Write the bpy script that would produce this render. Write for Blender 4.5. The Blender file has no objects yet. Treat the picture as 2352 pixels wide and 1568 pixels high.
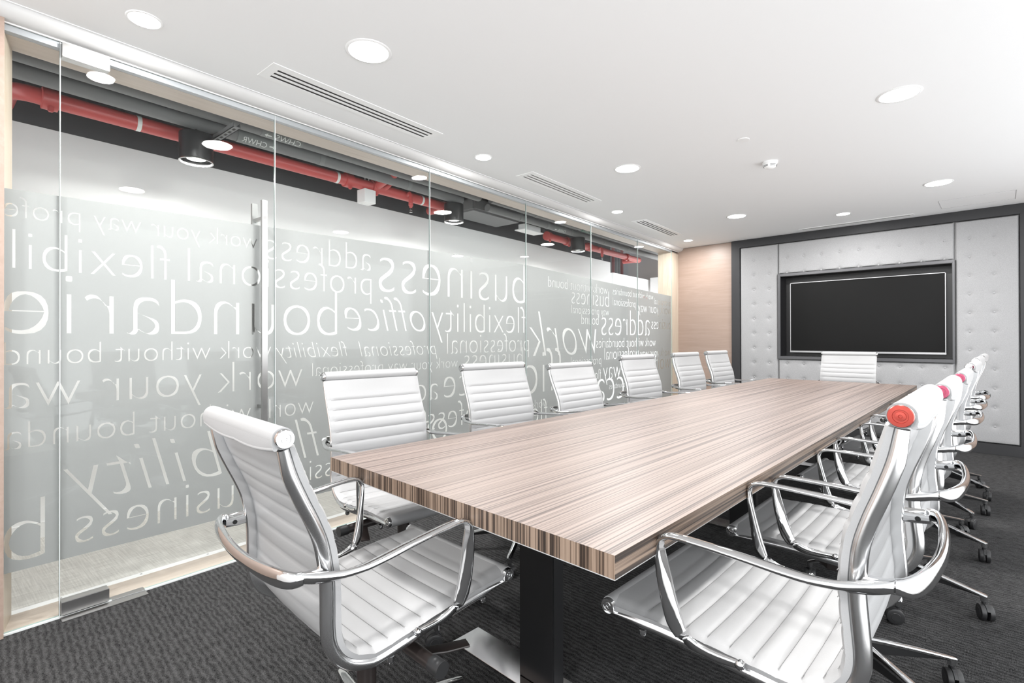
import bpy, bmesh, math, random
from mathutils import Vector, Matrix
random.seed(7)
sc = bpy.context.scene
COL = sc.collection
PI = math.pi

# ------------------------------------------------------------------ camera
F_PX, YAW, PITCH, ROLL = 1157.865, 0.77047847, 0.00364094, -0.00206229
CAM_H = 1.165
cy_, sy_ = math.cos(YAW), math.sin(YAW)
fwd = Vector((-sy_*math.cos(PITCH), cy_*math.cos(PITCH), math.sin(PITCH)))
rgt = Vector((cy_, sy_, 0)); up_ = rgt.cross(fwd)
r_ = rgt*math.cos(ROLL)+up_*math.sin(ROLL)
u_ = -rgt*math.sin(ROLL)+up_*math.cos(ROLL)
cd = bpy.data.cameras.new('camera'); cam = bpy.data.objects.new('camera', cd); COL.objects.link(cam)
M = Matrix(((r_.x, u_.x, -fwd.x, 0), (r_.y, u_.y, -fwd.y, 0), (r_.z, u_.z, -fwd.z, CAM_H), (0, 0, 0, 1)))
cam.matrix_world = M
cd.sensor_width = 36; cd.lens = F_PX/2352*36; cd.shift_y = -10.4825/2352; cd.clip_start = 0.02
sc.camera = cam

# ------------------------------------------------------------------ world, exposure
sc.view_settings.view_transform = 'Standard'
sc.view_settings.look = 'None'
sc.view_settings.gamma = 1
sc.view_settings.use_curve_mapping = False
sc.view_settings.exposure = 1.32
w = bpy.data.worlds.new('world'); sc.world = w; w.use_nodes = True
w.node_tree.nodes['Background'].inputs[0].default_value = (0.965, 0.985, 1.0, 1)
w.node_tree.nodes['Background'].inputs[1].default_value = 1.52
try:
    sc.cycles.max_bounces = 10; sc.cycles.transparent_max_bounces = 16; sc.cycles.diffuse_bounces = 6
    sc.cycles.sample_clamp_indirect = 6
    sc.cycles.use_denoising = True
    sc.cycles.caustics_reflective = False; sc.cycles.caustics_refractive = False
except Exception:
    pass
ROOM_W, COR_W = 9.0, 4.4     # watts of the room's and the corridor's lamps

# room frame: s runs along the glass wall, t is the distance from it into the room
G0 = Vector((-2.840, 0.200, 0)); GA = -0.08013824
GD = Vector((math.sin(GA), math.cos(GA), 0)); GN = Vector((math.cos(GA), -math.sin(GA), 0))
def W3(s, t, z): return G0+GD*s+GN*t+Vector((0, 0, z))
ZC = 2.473      # ceiling
YW = 7.007      # far wall
MG = Matrix(((GN.x, GD.x, 0, G0.x), (GN.y, GD.y, 0, G0.y), (0, 0, 1, 0), (0, 0, 0, 1)))   # (t, s, z) -> world

# ------------------------------------------------------------------ materials
def mat(name, col, rough=0.5, metal=0.0, spec=0.5, coat=0.0, emis=None):
    m = bpy.data.materials.new(name); m.use_nodes = True
    b = m.node_tree.nodes['Principled BSDF']
    b.inputs['Base Color'].default_value = (*col, 1); b.inputs['Roughness'].default_value = rough
    b.inputs['Metallic'].default_value = metal; b.inputs['Specular IOR Level'].default_value = spec
    b.inputs['Coat Weight'].default_value = coat
    if emis:
        b.inputs['Emission Color'].default_value = (*emis[0], 1); b.inputs['Emission Strength'].default_value = emis[1]
    return m
def N(m, t, **kw):
    n = m.node_tree.nodes.new(t)
    for k, v in kw.items():
        if k in n.inputs: n.inputs[k].default_value = v
        else: setattr(n, k, v)
    return n
def L(m, a, b): m.node_tree.links.new(a, b)
def bsdf(m): return m.node_tree.nodes['Principled BSDF']
def coords(m, scale=(1, 1, 1), kind='Object', rot=(0, 0, 0)):
    tc = N(m, 'ShaderNodeTexCoord'); mp = N(m, 'ShaderNodeMapping')
    mp.inputs['Scale'].default_value = scale; mp.inputs['Rotation'].default_value = rot
    L(m, tc.outputs[kind], mp.inputs[0]); return mp.outputs[0]
def ramp(m, fac, stops):
    r = N(m, 'ShaderNodeValToRGB'); e = r.color_ramp.elements
    while len(e) < len(stops): e.new(0.5)
    for el, (p, c) in zip(e, stops): el.position = p; el.color = (*c, 1)
    L(m, fac, r.inputs[0]); return r.outputs[0]
def bump(m, h, strength=0.3, dist=0.01):
    b = N(m, 'ShaderNodeBump'); b.inputs['Strength'].default_value = strength; b.inputs['Distance'].default_value = dist
    L(m, h, b.inputs['Height']); L(m, b.outputs[0], bsdf(m).inputs['Normal'])

M_white = mat('ceiling paint', (0.86, 0.865, 0.87), 0.7, spec=0.2)
M_wall = mat('wall paint', (0.86, 0.86, 0.86), 0.6, spec=0.3)
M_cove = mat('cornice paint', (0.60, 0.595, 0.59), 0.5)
M_chrome = mat('polished chrome', (0.66, 0.665, 0.67), 0.06, 1.0)
M_rail = mat('chrome rail', (0.82, 0.825, 0.83), 0.2, 1.0)
M_steel = mat('brushed steel', (0.42, 0.415, 0.41), 0.3, 1.0)
M_redcap = mat('red tinted cap', (0.40, 0.065, 0.05), 0.3, 0.8)  # red tint for the flat disc of an end cap
M_pinkcap = mat('pink tinted cap', (0.42, 0.09, 0.15), 0.3, 0.8)  # pink tint for the same disc on other chairs
M_black = mat('black metal', (0.012, 0.012, 0.013), 0.38)
M_plastic = mat('black plastic', (0.02, 0.02, 0.021), 0.42)
M_brownblack = mat('dark bronze plastic', (0.022, 0.017, 0.016), 0.35)
M_frame = mat('charcoal frame', (0.032, 0.032, 0.034), 0.5, spec=0.3)
M_recess = mat('recess black', (0.008, 0.008, 0.009), 0.35)
M_silver = mat('silver bezel', (0.45, 0.45, 0.46), 0.3, 0.8)
M_plate = mat('polished plate', (0.62, 0.62, 0.63), 0.13, 1.0)
M_dark = mat('dark soffit paint', (0.075, 0.076, 0.08), 0.75, spec=0.2)
M_pipe = mat('grey pipe paint', (0.19, 0.192, 0.197), 0.6)
M_red = mat('red pipe paint', (0.50, 0.085, 0.08), 0.35)
M_tape = mat('white tape', (0.75, 0.77, 0.75), 0.6)
M_label = mat('label letters', (0.72, 0.74, 0.73), 0.6)
M_labelbg = mat('label band', (0.22, 0.23, 0.23), 0.6)
M_labelgr = mat('green label band', (0.03, 0.12, 0.08), 0.6)
M_whitep = mat('white plastic', (0.85, 0.85, 0.85), 0.4)
M_slot = mat('vent slot', (0.03, 0.028, 0.028), 0.8)
M_slotg = mat('grey grille', (0.5, 0.5, 0.5), 0.6)
M_seal = mat('joint seal', (0.62, 0.64, 0.64), 0.3)
M_edge = mat('edge line', (0.40, 0.40, 0.40), 0.4)
M_lamp = mat('lamp diffuser', (1, 1, 1), 0.5, emis=((1, 0.995, 0.985), 9.0))
M_lampc = mat('corridor lamp diffuser', (1, 1, 1), 0.5, emis=((1, 0.995, 0.985), 5.0))
M_skirt = mat('white skirting', (0.86, 0.86, 0.86), 0.4)
M_strip = mat('white strip', (0.88, 0.88, 0.88), 0.35)
M_screw = mat('screw', (0.45, 0.45, 0.45), 0.35, 0.8)

def wood_mat(name, c1, c2, c3, axis='X', rough=0.42, sc_=1.0):
    m = mat(name, c2, rough)
    s = {'X': (0.9, 14, 14), 'Y': (14, 0.9, 14), 'Z': (14, 14, 0.9)}[axis]
    v = coords(m, tuple(a*sc_ for a in s))
    n = N(m, 'ShaderNodeTexNoise', Scale=2.2, Detail=6.0, Roughness=0.6, Distortion=1.1); L(m, v, n.inputs['Vector'])
    c = ramp(m, n.outputs[0], [(0.3, c1), (0.5, c2), (0.72, c3)])
    L(m, c, bsdf(m).inputs['Base Color']); return m
M_wood = wood_mat('pale oak panel', (0.28, 0.207, 0.168), (0.305, 0.227, 0.186), (0.335, 0.252, 0.21), 'X')
M_woodg = wood_mat('pale oak lining', (0.46, 0.385, 0.325), (0.50, 0.425, 0.365), (0.54, 0.465, 0.405), 'Y')
M_woodv = wood_mat('pale oak jamb', (0.44, 0.365, 0.285), (0.48, 0.405, 0.325), (0.53, 0.455, 0.375), 'Z')

def carpet(name, dark, light, ridge, axis_rot):
    m = mat(name, dark, 0.95, spec=0.1)
    v = coords(m, (1, 1, 1), rot=(0, 0, axis_rot))
    n2 = N(m, 'ShaderNodeTexNoise', Scale=2.4, Detail=2.0); L(m, v, n2.inputs['Vector'])
    wv = N(m, 'ShaderNodeTexWave', Scale=ridge, Distortion=5.0, Detail=3.0); wv.bands_direction = 'Y'
    wv.inputs['Detail Scale'].default_value = 1.6
    L(m, v, wv.inputs['Vector'])
    n = N(m, 'ShaderNodeTexNoise', Scale=230.0, Detail=3.0); L(m, v, n.inputs['Vector'])
    n3 = N(m, 'ShaderNodeTexNoise', Scale=28.0, Detail=4.0); L(m, v, n3.inputs['Vector'])
    a = N(m, 'ShaderNodeMath', operation='MULTIPLY_ADD'); L(m, wv.outputs['Fac'], a.inputs[0]); a.inputs[1].default_value = 0.24; L(m, n.outputs[0], a.inputs[2])
    a2 = N(m, 'ShaderNodeMath', operation='MULTIPLY_ADD'); L(m, n3.outputs[0], a2.inputs[0]); a2.inputs[1].default_value = 0.5; L(m, a.outputs[0], a2.inputs[2])
    c = ramp(m, a2.outputs[0], [(0.62, dark), (1.15, light)])
    mr = N(m, 'ShaderNodeMapRange'); mr.inputs['From Min'].default_value = 0.55; mr.inputs['From Max'].default_value = 1.25; L(m, a2.outputs[0], mr.inputs['Value'])
    c = ramp(m, mr.outputs[0], [(0.0, dark), (1.0, light)])
    L(m, c, bsdf(m).inputs['Base Color'])
    bump(m, a2.outputs[0], 1.0, 0.012)
    return m
M_carpet = carpet('charcoal ridged carpet', (0.010, 0.010, 0.0103), (0.112, 0.111, 0.112), 15.0, 0.0)

M_cor = mat('beige woven carpet', (0.6, 0.58, 0.55), 0.9, spec=0.1)
v = coords(M_cor, (1, 1, 1))
b1 = N(M_cor, 'ShaderNodeTexNoise', Scale=1.0, Detail=2.0)
mpA = N(M_cor, 'ShaderNodeMapping'); mpA.inputs['Scale'].default_value = (160, 6, 1); L(M_cor, v, mpA.inputs[0]); L(M_cor, mpA.outputs[0], b1.inputs['Vector'])
b2 = N(M_cor, 'ShaderNodeTexNoise', Scale=1.0, Detail=2.0)
mpB = N(M_cor, 'ShaderNodeMapping'); mpB.inputs['Scale'].default_value = (6, 160, 1); L(M_cor, v, mpB.inputs[0]); L(M_cor, mpB.outputs[0], b2.inputs['Vector'])
ad = N(M_cor, 'ShaderNodeMath', operation='ADD'); L(M_cor, b1.outputs[0], ad.inputs[0]); L(M_cor, b2.outputs[0], ad.inputs[1])
mr = N(M_cor, 'ShaderNodeMapRange'); mr.inputs['From Min'].default_value = 0.7; mr.inputs['From Max'].default_value = 1.3; L(M_cor, ad.outputs[0], mr.inputs['Value'])
L(M_cor, ramp(M_cor, mr.outputs[0], [(0, (0.50, 0.485, 0.46)), (1, (0.70, 0.685, 0.65))]), bsdf(M_cor).inputs['Base Color'])

def zebra(name, scale, rough, lift=1.0):
    m = mat(name, (0.4, 0.3, 0.25), rough, spec=0.5)
    v = coords(m, scale)
    a = N(m, 'ShaderNodeTexNoise', Scale=1.0, Detail=2.0, Roughness=0.5, Distortion=0.05); L(m, v, a.inputs['Vector'])
    b_ = N(m, 'ShaderNodeTexNoise', Scale=0.14, Detail=1.0); L(m, v, b_.inputs['Vector'])
    k_ = N(m, 'ShaderNodeMath', operation='MULTIPLY_ADD'); L(m, b_.outputs[0], k_.inputs[0]); k_.inputs[1].default_value = 0.22; L(m, a.outputs[0], k_.inputs[2])
    st_ = [(0.45, (0.055, 0.040, 0.036)), (0.54, (0.11, 0.082, 0.070)), (0.61, (0.165, 0.127, 0.110)), (0.72, (0.22, 0.172, 0.149))] if lift == 1.0 else [(0.45, (0.022, 0.014, 0.010)), (0.53, (0.065, 0.043, 0.031)), (0.60, (0.14, 0.097, 0.070)), (0.70, (0.26, 0.190, 0.142))]
    c = ramp(m, k_.outputs[0], st_)
    L(m, c, bsdf(m).inputs['Base Color']); return m
M_ztop = zebra('striped veneer top', (210, 0.45, 1), 0.44, 1.0)
M_zend = zebra('striped veneer end', (170, 1, 1.2), 0.36, 0.95)
M_zside = zebra('striped veneer side', (1, 1.3, 170), 0.36, 0.95)

M_leather = mat('white leather', (0.34, 0.34, 0.343), 0.45, spec=0.4)
v = coords(M_leather, (1, 1, 1))
n = N(M_leather, 'ShaderNodeTexNoise', Scale=420.0, Detail=2.0); L(M_leather, v, n.inputs['Vector']); bump(M_leather, n.outputs[0], 0.12, 0.002)

M_fabric = mat('light grey felt', (0.56, 0.56, 0.565), 0.95, spec=0.1)
v = coords(M_fabric, (1, 1, 1))
n = N(M_fabric, 'ShaderNodeTexNoise', Scale=260.0, Detail=3.0); L(M_fabric, v, n.inputs['Vector'])
L(M_fabric, ramp(M_fabric, n.outputs[0], [(0.3, (0.27, 0.27, 0.274)), (0.7, (0.335, 0.335, 0.34))]), bsdf(M_fabric).inputs['Base Color'])
bump(M_fabric, n.outputs[0], 0.2, 0.003)

M_screen = mat('screen glass', (0.006, 0.006, 0.006), 0.36, spec=0.11)

def glass_mat():
    m = bpy.data.materials.new('clear glass'); m.use_nodes = True
    nt = m.node_tree; nt.nodes.remove(nt.nodes['Principled BSDF'])
    out = nt.nodes['Material Output']
    tr = N(m, 'ShaderNodeBsdfTransparent'); tr.inputs[0].default_value = (0.965, 0.975, 0.97, 1)
    gl = N(m, 'ShaderNodeBsdfGlossy'); gl.inputs['Roughness'].default_value = 0.0; gl.inputs[0].default_value = (1, 1, 1, 1)
    fr = N(m, 'ShaderNodeFresnel'); ge = N(m, 'ShaderNodeNewGeometry'); mr = N(m, 'ShaderNodeMapRange'); mr.inputs['To Min'].default_value = 1.42; mr.inputs['To Max'].default_value = 1/1.42
    L(m, ge.outputs['Backfacing'], mr.inputs['Value']); L(m, mr.outputs[0], fr.inputs[0])
    mx = N(m, 'ShaderNodeMixShader'); cf = N(m, 'ShaderNodeMath', operation='MULTIPLY'); cf.inputs[1].default_value = 0.42; L(m, fr.outputs[0], cf.inputs[0]); L(m, cf.outputs[0], mx.inputs[0]); L(m, tr.outputs[0], mx.inputs[1]); L(m, gl.outputs[0], mx.inputs[2])
    L(m, mx.outputs[0], out.inputs[0]); return m
M_glass = glass_mat()
M_gedge = mat('green glass edge', (0.30, 0.40, 0.37), 0.15)
def frost_mat():
    m = bpy.data.materials.new('frosted film'); m.use_nodes = True
    nt = m.node_tree; nt.nodes.remove(nt.nodes['Principled BSDF'])
    d = N(m, 'ShaderNodeBsdfDiffuse'); d.inputs[0].default_value = (0.55, 0.55, 0.55, 1)
    t = N(m, 'ShaderNodeBsdfTranslucent'); t.inputs[0].default_value = (0.12, 0.12, 0.12, 1)
    mx = N(m, 'ShaderNodeMixShader'); mx.inputs[0].default_value = 0.5
    L(m, d.outputs[0], mx.inputs[1]); L(m, t.outputs[0], mx.inputs[2])
    tr = N(m, 'ShaderNodeBsdfTransparent'); mx2 = N(m, 'ShaderNodeMixShader'); mx2.inputs[0].default_value = 0.01
    L(m, mx.outputs[0], mx2.inputs[1]); L(m, tr.outputs[0], mx2.inputs[2])
    L(m, mx2.outputs[0], nt.nodes['Material Output'].inputs[0]); return m
M_frost = frost_mat()

# ------------------------------------------------------------------ mesh helpers
class MB:
    def __init__(s): s.bm = bmesh.new(); s.mi = 0
    def face(s, vs):
        try:
            f = s.bm.faces.new(vs); f.material_index = s.mi; return f
        except ValueError: return None
    def box(s, a, b, mi=None, mx=None):
        (x0, y0, z0), (x1, y1, z1) = a, b
        P = [Vector(p) for p in ((x0,y0,z0),(x1,y0,z0),(x1,y1,z0),(x0,y1,z0),(x0,y0,z1),(x1,y0,z1),(x1,y1,z1),(x0,y1,z1))]
        if mx: P = [mx @ p for p in P]
        v = [s.bm.verts.new(p) for p in P]
        o = s.mi
        if mi is not None: s.mi = mi
        for q in ((0,3,2,1),(4,5,6,7),(0,1,5,4),(1,2,6,5),(2,3,7,6),(3,0,4,7)): s.face([v[i] for i in q])
        s.mi = o; return s
    def prism(s, prof, y0, y1, ax='y'):
        # closed profile of (x, z) points extruded along y
        a = [s.bm.verts.new((x, y0, z)) for x, z in prof]; b = [s.bm.verts.new((x, y1, z)) for x, z in prof]
        n = len(prof)
        for i in range(n): s.face([a[i], a[(i+1) % n], b[(i+1) % n], b[i]])
        s.face(a[::-1]); s.face(b); return s
    def ring(s, pts): return [s.bm.verts.new(p) for p in pts]
    def skin(s, rings, closed=True, caps=True):
        for A, B in zip(rings, rings[1:]):
            n = len(A)
            for i in range(n if closed else n-1): s.face([A[i], A[(i+1) % n], B[(i+1) % n], B[i]])
        if caps: s.face(rings[0][::-1]); s.face(rings[-1])
        return s
    def tube(s, pts, rad, n=14, caps=True):
        pts = [Vector(p) for p in pts]; rs = rad if hasattr(rad, '__len__') else [rad]*len(pts)
        rings = []; up = None
        for i, p in enumerate(pts):
            T = (pts[min(i+1, len(pts)-1)]-pts[max(i-1, 0)]).normalized()
            if up is None: up = Vector((0, 0, 1)) if abs(T.z) < 0.9 else Vector((1, 0, 0))
            a = T.cross(up).normalized(); b = a.cross(T).normalized(); up = b
            rings.append(s.ring([p+(a*math.cos(2*PI*k/n)+b*math.sin(2*PI*k/n))*rs[i] for k in range(n)]))
        return s.skin(rings, True, caps)
    def cyl(s, a, b, r0, r1=None, n=24): return s.tube([a, b], [r0, r0 if r1 is None else r1], n)
    def sweep(s, path, n=16, p=2.6):
        # path of (point, width_dir, half_width, half_thickness)
        pts = [Vector(q[0]) for q in path]; rings = []
        for i, q in enumerate(path):
            T = (pts[min(i+1, len(pts)-1)]-pts[max(i-1, 0)]).normalized()
            wd = Vector(q[1]); wd = (wd-T*wd.dot(T)).normalized(); th = T.cross(wd).normalized()
            R = []
            for k in range(n):
                c, d = math.cos(2*PI*k/n), math.sin(2*PI*k/n)
                R.append(pts[i]+wd*q[2]*math.copysign(abs(c)**(2/p), c)+th*q[3]*math.copysign(abs(d)**(2/p), d))
            rings.append(s.ring(R))
        return s.skin(rings)
    def disc(s, c, r, n=32, nrm=1):
        v = s.ring([(c[0]+r*math.cos(2*PI*k/n), c[1]+r*math.sin(2*PI*k/n), c[2]) for k in range(n)])
        s.face(v if nrm > 0 else v[::-1]); return s
    def lathe(s, prof, c=(0, 0, 0), n=32, mx=None):
        rings = []
        for r, z in prof:
            P = [Vector((c[0]+r*math.cos(2*PI*k/n), c[1]+r*math.sin(2*PI*k/n), c[2]+z)) for k in range(n)]
            if mx: P = [mx @ q for q in P]
            rings.append(s.ring(P))
        return s.skin(rings)
    def obj(s, name, mats, parent=None, smooth=False, mx=None, bevel=0.0, loc=None):
        bmesh.ops.recalc_face_normals(s.bm, faces=s.bm.faces)
        if bevel:
            es = [e for e in s.bm.edges if len(e.link_faces) == 2 and e.calc_face_angle(0) > 0.6]
            bmesh.ops.bevel(s.bm, geom=es, offset=bevel, segments=2, affect='EDGES', clamp_overlap=True)
        me = bpy.data.meshes.new(name); s.bm.to_mesh(me); s.bm.free()
        for m in (mats if isinstance(mats, (list, tuple)) else [mats]): me.materials.append(m)
        if smooth:
            me.polygons.foreach_set('use_smooth', [True]*len(me.polygons))
            me.set_sharp_from_angle(angle=math.radians(38))
        o = bpy.data.objects.new(name, me); COL.objects.link(o)
        if parent: o.parent = parent
        if mx is not None: o.matrix_local = mx
        if loc: o.location = loc
        return o

def tag(o, label=None, cat=None, group=None, kind=None):
    if label: o['label'] = label
    if cat: o['category'] = cat
    if group: o['group'] = group
    if kind: o['kind'] = kind
    return o
def empty(name, loc=(0, 0, 0), rz=0.0, mx=None):
    o = bpy.data.objects.new(name, None); COL.objects.link(o); o.empty_display_size = 0.1
    if mx is not None: o.matrix_world = mx
    else: o.location = loc; o.rotation_euler = (0, 0, rz)
    return o
def S(o, label=None): return tag(o, label, 'room', None, 'structure')
def copy_tree(o, parent=None):
    c = o.copy(); COL.objects.link(c)
    if parent: c.parent = parent
    for ch in list(o.children): copy_tree(ch, c)
    return c

# ------------------------------------------------------------------ room shell
xr, yb = 1.4, -1.8
def st(s, t): p = W3(s, t, 0); return (p.x, p.y)
def poly_slab(name, pts, z0, z1, m, kind='structure', label=None):
    b = MB(); A = b.ring([(x, y, z0) for x, y in pts]); B = b.ring([(x, y, z1) for x, y in pts])
    b.skin([A, B]); return S(b.obj(name, m), label)
s_end = (YW-G0.y)/GD.y
fl = poly_slab('floor', [st(-2.4, 0.0), (xr, yb), (xr, YW), st(s_end, 0.0)], -0.06, 0.0, M_carpet, label='charcoal carpet with wavy ridges over the whole room')
b = MB(); b.box((-2.6, -2.4, -0.06), (-0.2145, 10.5, 0.0)); fc = S(b.obj('floor_corridor', M_cor, mx=MG), 'pale woven carpet in the corridor beyond the glass')
ce = poly_slab('ceiling', [st(-2.4, 0.083), (xr, yb), (xr, YW), st(s_end-0.005, 0.083)], ZC, ZC+0.12, M_white, label='smooth white ceiling of the meeting room')
# unseen back and right walls, with invented window openings that let fill daylight in
b = MB(); b.box((-3.2, yb-0.1, 0), (xr+0.1, yb, 0.95))
S(b.obj('wall_back', M_wall), 'unseen white parapet under an opening added behind the camera for fill light')
b = MB(); b.box((xr, yb, 0), (xr+0.1, YW, 0.12)); b.box((xr, 6.3, 0.12), (xr+0.1, YW, ZC))
S(b.obj('wall_right', M_wall), 'unseen low white sill and end pier of an opening added for fill light')
# far wall
b = MB(); b.box((-3.7, YW, 0), (xr+0.1, YW+0.3, ZC+0.1)); 
# cut opening for the recess is built by four blocks instead
b.bm.free()
rx0, rx1, rz0, rz1 = -2.008, -0.362, 0.938, 1.946
b = MB(); b.box((-3.7, YW, 0), (rx0, YW+0.25, ZC)); b.box((rx1, YW, 0), (xr+0.1, YW+0.25, ZC)); b.box((rx0, YW, 0), (rx1, YW+0.25, rz0)); b.box((rx0, YW, rz1), (rx1, YW+0.25, ZC))
b.box((rx0-.1, YW+0.2, rz0-.1), (rx1+.1, YW+0.25, rz1+.1))
S(b.obj('wall_far', M_wall), 'white far wall behind the padded panels')
b = MB(); b.box((-3.487, YW-0.02, 0.0), (-2.616, YW, ZC-0.004)); S(b.obj('trim_1', M_wood), 'pale wooden wall panel left of the padded wall')
b = MB(); b.box((0.246, YW-0.02, 0.0), (1.39, YW, ZC-0.004)); S(b.obj('trim_2', M_wood), 'pale wooden wall panel right of the padded wall')
# timber lining of the glazed opening
HZ, JT = 2.391, -0.175
b = MB(); b.prism([(0, -0.171), (JT, -0.130), (JT, -0.9), (0.06, -0.9), (0.06, -0.172)], 0, HZ+.05)
b.bm.free()
def upright(name, pts, z0, z1, m, label=None):
    b = MB(); A = b.ring([(t, s, z0) for t, s in pts]); B = b.ring([(t, s, z1) for t, s in pts]); b.skin([A, B])
    return S(b.obj(name, m, mx=MG), label)
upright('trim_3', [(-0.003, -0.1715), (JT, -0.130), (JT, -0.5), (-0.003, -0.5)], 0, HZ, M_woodv, 'left wooden jamb of the glass wall')
upright('wall_left', [(-0.175, -0.172), (0.03, -0.172), (0.03, -2.4), (-0.175, -2.4)], 0, ZC, M_wood, 'wooden wall at the left edge beside the glass')
upright('trim_4', [(-0.003, 6.5635), (JT, 6.49), (JT, 6.9), (-0.003, 6.9)], 0, HZ, M_woodv, 'right wooden jamb of the glass wall')
b = MB(); b.box((JT, -0.5, HZ), (-0.034, 6.9, HZ+0.03)); S(b.obj('trim_5', M_woodg, mx=MG), 'wooden head lining above the glass wall')
b = MB(); b.box((JT, -0.17, -0.06), (-0.0, 6.563, 0.002)); S(b.obj('trim_6', M_woodg, mx=MG), 'wooden sill along the foot of the glass wall')
b = MB(); b.box((-0.2145, -0.17, -0.06), (JT, 6.56, 0.004), 0)
for k in range(22):
    sx = 0.03+k*0.3
    b.mi = 1; b.lathe([(0.0001, 0.0055), (0.005, 0.0052), (0.0055, 0.004)], (-0.196, sx, 0), 10)
S(b.obj('trim_7', [M_strip, M_screw], mx=MG), 'white screwed floor strip outside the glass wall')
b = MB(); b.box((0.0, -0.17, 0.0), (0.012, 6.563, 0.006)); S(b.obj('trim_8', M_seal, mx=MG), 'thin grey seal where the glass meets the carpet')
# unseen bulkhead added above the opening to block room light, and the corridor shell
b = MB(); b.box((JT-0.001, -2.4, HZ+0.03), (-0.034, 8.0, 3.35)); S(b.obj('wall_bulkhead', M_dark, mx=MG), 'unseen dark bulkhead above the glass opening, added to block room light')
b = MB(); b.box((-0.034, -2.4, 2.47), (0.085, 6.9, 2.62)); S(b.obj('trim_9', M_white, mx=MG), 'white backing above the cornice')
# steel head channel
b = MB(); b.box((-0.034, -0.171, 2.393), (-0.003, 6.56, 2.43)); S(b.obj('trim_10', mat('mill finish channel', (0.42, 0.43, 0.45), 0.5, 0.6), mx=MG), 'grey metal head channel at the top of the glass')
# cornice: concave cove between glass and ceiling
prof = []
for k in range(9):
    a = k/8*PI/2
    prof.append((0.008+0.066*math.sin(a)**1.15, 2.424+0.044*(1-math.cos(a))))
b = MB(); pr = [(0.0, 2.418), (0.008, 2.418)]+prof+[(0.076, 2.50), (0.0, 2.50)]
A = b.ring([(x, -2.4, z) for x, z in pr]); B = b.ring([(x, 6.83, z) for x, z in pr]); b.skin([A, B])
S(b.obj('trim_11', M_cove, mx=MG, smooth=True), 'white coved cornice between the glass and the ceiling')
b = MB(); b.box((0.076, -2.4, ZC+0.004), (0.084, 6.83, ZC+0.03)); S(b.obj('trim_12', mat('shadow gap', (0.12, 0.10, 0.09), 0.8), mx=MG), 'narrow brown shadow gap along the ceiling edge')
# corridor
CT = -1.232
b = MB(); b.box((CT-0.12, -2.4, 0), (CT, 7.03, 2.423)); S(b.obj('wall_corridor', M_wall, mx=MG), 'white corridor wall seen through the glass')
b = MB(); b.box((CT-0.12, -2.4, 2.423), (CT-0.002, 7.03, 3.35)); S(b.obj('wall_corridor_upper', M_dark, mx=MG), 'dark painted zone above the white corridor wall')
b = MB(); b.box((CT, -2.4, 0), (CT+0.012, 7.03, 0.09)); S(b.obj('baseboard_corridor', M_skirt, mx=MG), 'white skirting at the foot of the corridor wall')
b = MB(); b.box((-4.5, -2.4, 3.3), (-0.03, 11, 3.4)); S(b.obj('ceiling_corridor', M_dark, mx=MG), 'dark slab above the corridor services')
b = MB(); b.box((-4.5, 9.3, 0), (-0.2, 9.4, 3.3)); S(b.obj('wall_corridor_end', mat('grey end wall', (0.22, 0.22, 0.23), 0.7), mx=MG), 'grey wall closing the corridor far end')

# ------------------------------------------------------------------ glass panels with frosted film
WORDS = [
('work your way profe',0.810,1.656,0.979,0),('flexibil',0.399,1.448,0.544,0),('professional',1.544,1.450,1.068,0),('address',1.538,1.608,0.681,0),
('business',3.181,1.475,1.579,0),('boundarie',1.294,1.182,1.463,0),('office',2.002,1.213,0.651,1),('flexibility',3.193,1.211,1.128,0),
('work without bound',0.886,1.062,1.054,0),('work your wa',1.068,0.885,1.236,0),('work without bounda',1.138,0.723,1.306,0),('flexibility',1.172,0.459,1.162,1),
('business',0.808,0.284,0.759,0),('professional',1.625,0.327,0.799,0),('professional',2.120,1.049,0.675,1),('flexibility',1.363,1.056,0.451,1),
('work your way professional',2.332,0.943,1.202,0),('professional',3.242,1.047,1.021,0),('business',3.147,0.920,0.743,0),('address',2.124,0.710,0.761,0),
('office',2.886,0.712,0.700,0),('professional',2.771,0.483,1.248,0),('work',3.531,0.513,0.236,0),('work',4.458,0.988,1.208,1),('offic',4.096,0.646,0.905,0),
('work without bound',4.718,1.666,1.168,0),('business',4.747,1.524,0.785,0),('way professional',4.747,1.426,0.785,0),('bound',4.508,1.316,0.356,0),
('work without boundaries',5.959,1.679,1.121,0),('professional',5.430,1.552,0.589,0),('work your way',6.551,1.501,1.048,0),('address',5.838,1.197,1.263,0),
('business',6.537,1.291,0.635,0),('work without boundaries',6.029,1.061,1.571,0),('professional',5.512,0.922,0.869,0),('work your way',6.518,0.918,0.956,0),
('professional',4.564,0.879,0.617,0),('way',5.030,0.702,0.418,0),('flex',4.563,0.711,0.209,0),('boundaries',5.130,0.582,0.382,0),('cca',5.106,0.448,0.651,0),
('work',6.517,0.742,0.601,0),('professional',6.532,1.624,0.540,0),('office',2.220,0.398,0.730,0),('flexible',3.530,0.373,0.814,0),('b',-0.047,0.268,0.121,0)]
FILM_Z0, FILM_Z1, THIN = 0.236, 1.768, -0.024
S_END = [-0.171, -0.003, 0.903, 2.040, 3.190, 4.335, 5.472, 6.563]
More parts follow.
